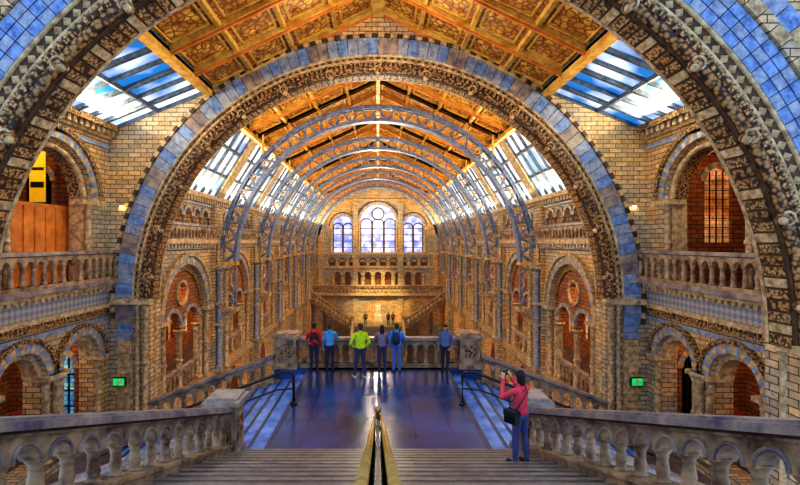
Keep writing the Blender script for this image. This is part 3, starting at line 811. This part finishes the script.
def A_pocket(q): return ((q*.28,-.06,1.12),(q*.2,.1,.92),(-q*.5,.3,-.8),(-q*.4,-.8,0))
def backpack(o,m,m2,strap=True):
    b=MB()
    b.ball((0,1.2,-.19),.2,m,14,(.78,1.15,.55)); b.ball((0,1.1,-.28),.12,m2,12,(.9,.9,.5))
    b.box(-.05,.05,1.4,1.43,-.2,-.16,m2)
    b.T=lambda x,y,z:(x,y,z)
    for q in (-1,1): b.tube([(q*.1,-.14,1.38),(q*.11,-.02,1.47),(q*.11,.1,1.38),(q*.12,.12,1.22),(q*.13,.03,1.08),(q*.1,-.12,1.05)],.018,m2,6)
    e=b.build('backpack'); e.parent=o
for n_,c_ in (('bp_red','#a02020'),('bp_dark','#20242e'),('bp_blue','#22386c'),('bp_olive','#4a4c28')): M[n_]=cm(c_)
YR=LY1-.75
f=figure('standing_man',(-2.28,YR,0),.15,1.74,C('#ff3020','#303048','#2c1c14'),{'L':A_rail(-1),'R':A_down(1)}); backpack(f,'bp_dark','bp_red')
f=figure('standing_man',(-1.72,YR-.02,0),-.1,1.72,C('#58a8e8','#2c3454','#4a3020'),{'L':A_down(-1),'R':A_rail(1)})
f=figure('standing_man',(-.60,15.25,0),.35,1.86,C('#d8f820','#444068','#4c3420','#e0e0e0'),{'L':A_hip(-1),'R':A_pocket(1)},legs={'L':((-.13,.03,.5),(-.17,.04,.09)),'R':((.11,.02,.5),(.13,-.08,.09))})
f=figure('standing_woman',(.14,YR,0),0.1,1.66,C('#9c8cac','#44446c','#3a2418'),{'L':A_rail(-1),'R':A_rail(1)},hair='long')
f=figure('standing_man',(.66,YR-.15,0),-.2,1.76,C('#44a8ff','#5c7cd0','#5c4028'),{'L':A_down(-1,.1),'R':A_rail(1)}); backpack(f,'bp_blue','bp_dark')
f=figure('standing_woman',(2.4,YR-.03,0),pi-.3,1.68,C('#6478a4','#2c2c4c','#1c1410'),{'L':A_pocket(-1),'R':A_down(1)},hair='long',legs={'L':((-.1,.05,.5),(-.07,.1,.09)),'R':((.1,.01,.5),(.11,-.03,.09))})
f=figure('woman_with_camera',(2.5,7.9,.7),.62,1.64,C('#ff4c64','#6068a8','#2a1e22','#3a2a24'),{'L':A_up(-1),'R':A_up(1)},hair='bob',vox=.0065,
   legs={'L':((-.1,.04,.5),(-.1,.04,.09)),'R':((.11,-.01,.5),(.12,-.05,.09))})
b=MB()
b.box(-.075,.075,1.57,1.665,.33,.375,'black')
b.T=lambda x,y,z:(x,y,z)
b.tube([(0,.37,1.615),(0,.44,1.615)],.035,'black',12); b.tube([(-.07,.35,1.6),(-.1,.2,1.45),(-.05,.08,1.46)],.006,'black',5)
e=b.build('camera'); e.parent=f
b=MB(); b.box(-.34,-.2,.84,1.06,-.14,.1,'black'); b.box(-.35,-.19,.98,1.07,-.15,.11,'bp_dark'); b.T=lambda x,y,z:(x,y,z)
b.tube([(-.25,.02,1.05),(-.17,.13,1.2),(.05,.12,1.38),(.13,0,1.47),(.03,-.13,1.36),(-.18,-.13,1.18),(-.27,-.08,1.06)],.012,'black',6)
e=b.build('shoulder_bag'); e.parent=f
WM=M['marble']
f=figure('seated_marble_statue',(0,58,ZL+.73),pi,2.0,{k_:WM for k_ in ('top','leg','skin','hair','shoe','lip','hair2','belt')},
   {'L':((-.26,.08,1.12),(-.2,.3,1.0),(0,1,-.1),(0,0,-1)),'R':((.26,.08,1.12),(.2,.3,1.0),(0,1,-.1),(0,0,-1))},
   legs={'L':((-.12,.45,.9),(-.12,.42,.48)),'R':((.12,.45,.9),(.12,.47,.48))},vox=.02)
b=MB(); b.box(-.3,.3,.0,.8,-.25,.28,'marble'); b.box(-.3,.3,.8,1.5,-.3,-.18,'marble'); b.box(-.4,.4,-.2,.42,-.4,.75,'marble'); b.box(-.5,.5,-.62,-.2,-.5,.85,'buff')
e=b.build('chair_and_pedestal'); e.parent=f
for x,top in ((-1.6,'#5c4a30'),(1.9,'#8a3020'),(1.3,'#30405c')):
    figure('distant_visitor',(x,57.1,ZL),pi if x<0 else .3,1.7,C(top,'#20202c','#2a1a10'),{'L':A_down(-1),'R':A_down(1)},vox=.02)

# ---------------------------------------------------------------- lights
def area(loc,rot,sx,sy,col,e,name):
    l=bpy.data.lights.new(name,'AREA'); l.shape='RECTANGLE'; l.size=sx; l.size_y=sy; l.color=col; l.energy=e
    o=bpy.data.objects.new(name,l); o.location=loc; o.rotation_euler=rot; COL.objects.link(o)
def point(loc,col,e,name,r=.0):
    l=bpy.data.lights.new(name,'POINT'); l.color=col; l.energy=e; l.shadow_soft_size=r
    o=bpy.data.objects.new(name,l); o.location=loc; COL.objects.link(o)
WARM=(1,.58,.24)
for s in (-1,1):
    for b in range(NB):
        y=Y0+(b+.5)*BL
        area((s*8.2,y,7.1),(0,pi-s*.55,0),.5,5,(1,.78,.46),260,'ceiling_fill')  # added fill above the cornice to warm the ceiling, no fixture there
        point((s*10.8,y,3.0),WARM,230,'gallery_lamp'); point((s*10.4,y,6.2),WARM,45,'gallery_lamp')
        point((s*10.8,y,-4),WARM,120,'gallery_lamp')
    area((s*9.4,13.5,9.05),(0,pi-s*.6,0),.5,5,(1,.8,.48),470,'ceiling_fill')  # same added ceiling fill for the first bay
    point((s*11.8,13.2,1.2),WARM,34,'gallery_lamp'); point((s*11.8,15.6,1.4),WARM,34,'gallery_lamp')
    point((s*12,14.4,7.8),WARM,60,'gallery_lamp')
for b in range(NB):
    point((0,Y0+(b+.5)*BL,8.0),(1,.85,.62),400,'hall_fill')  # added fill points hanging in mid-air, brighten the hall walls
point((0,13.5,10.5),(1,.88,.68),230,'hall_fill')  # added fill point for the first bay
def spot(loc,tgt,col,e,ang,name):
    l=bpy.data.lights.new(name,'SPOT'); l.color=col; l.energy=e; l.spot_size=ang; l.spot_blend=.8; l.shadow_soft_size=0.0
    o=bpy.data.objects.new(name,l); o.location=loc; o.rotation_euler=(Vector(tgt)-Vector(loc)).to_track_quat('-Z','Y').to_euler(); COL.objects.link(o)
spot((0,48,8),(0,60,-3.8),(1,.76,.3),12000,.6,'statue_spotlight')
W=bpy.data.worlds.new('World'); sc.world=W; W.use_nodes=True
nt=W.node_tree; bg=nt.nodes['Background']
bg.inputs[0].default_value=(.5,.68,1,1); bg.inputs[1].default_value=1.1
cd=bpy.data.cameras.new('camera'); cd.sensor_width=36; cd.lens=450/800*36; cd.shift_x=22/800; cd.clip_start=.05; cd.clip_end=300
co=bpy.data.objects.new('camera',cd); co.location=(0,0,4.6); co.rotation_euler=(pi/2,0,0); COL.objects.link(co); sc.camera=co
sc.view_settings.view_transform='Standard'; sc.view_settings.exposure=0.2
try: sc.view_settings.look='Medium High Contrast'
except Exception as ex: print(ex)
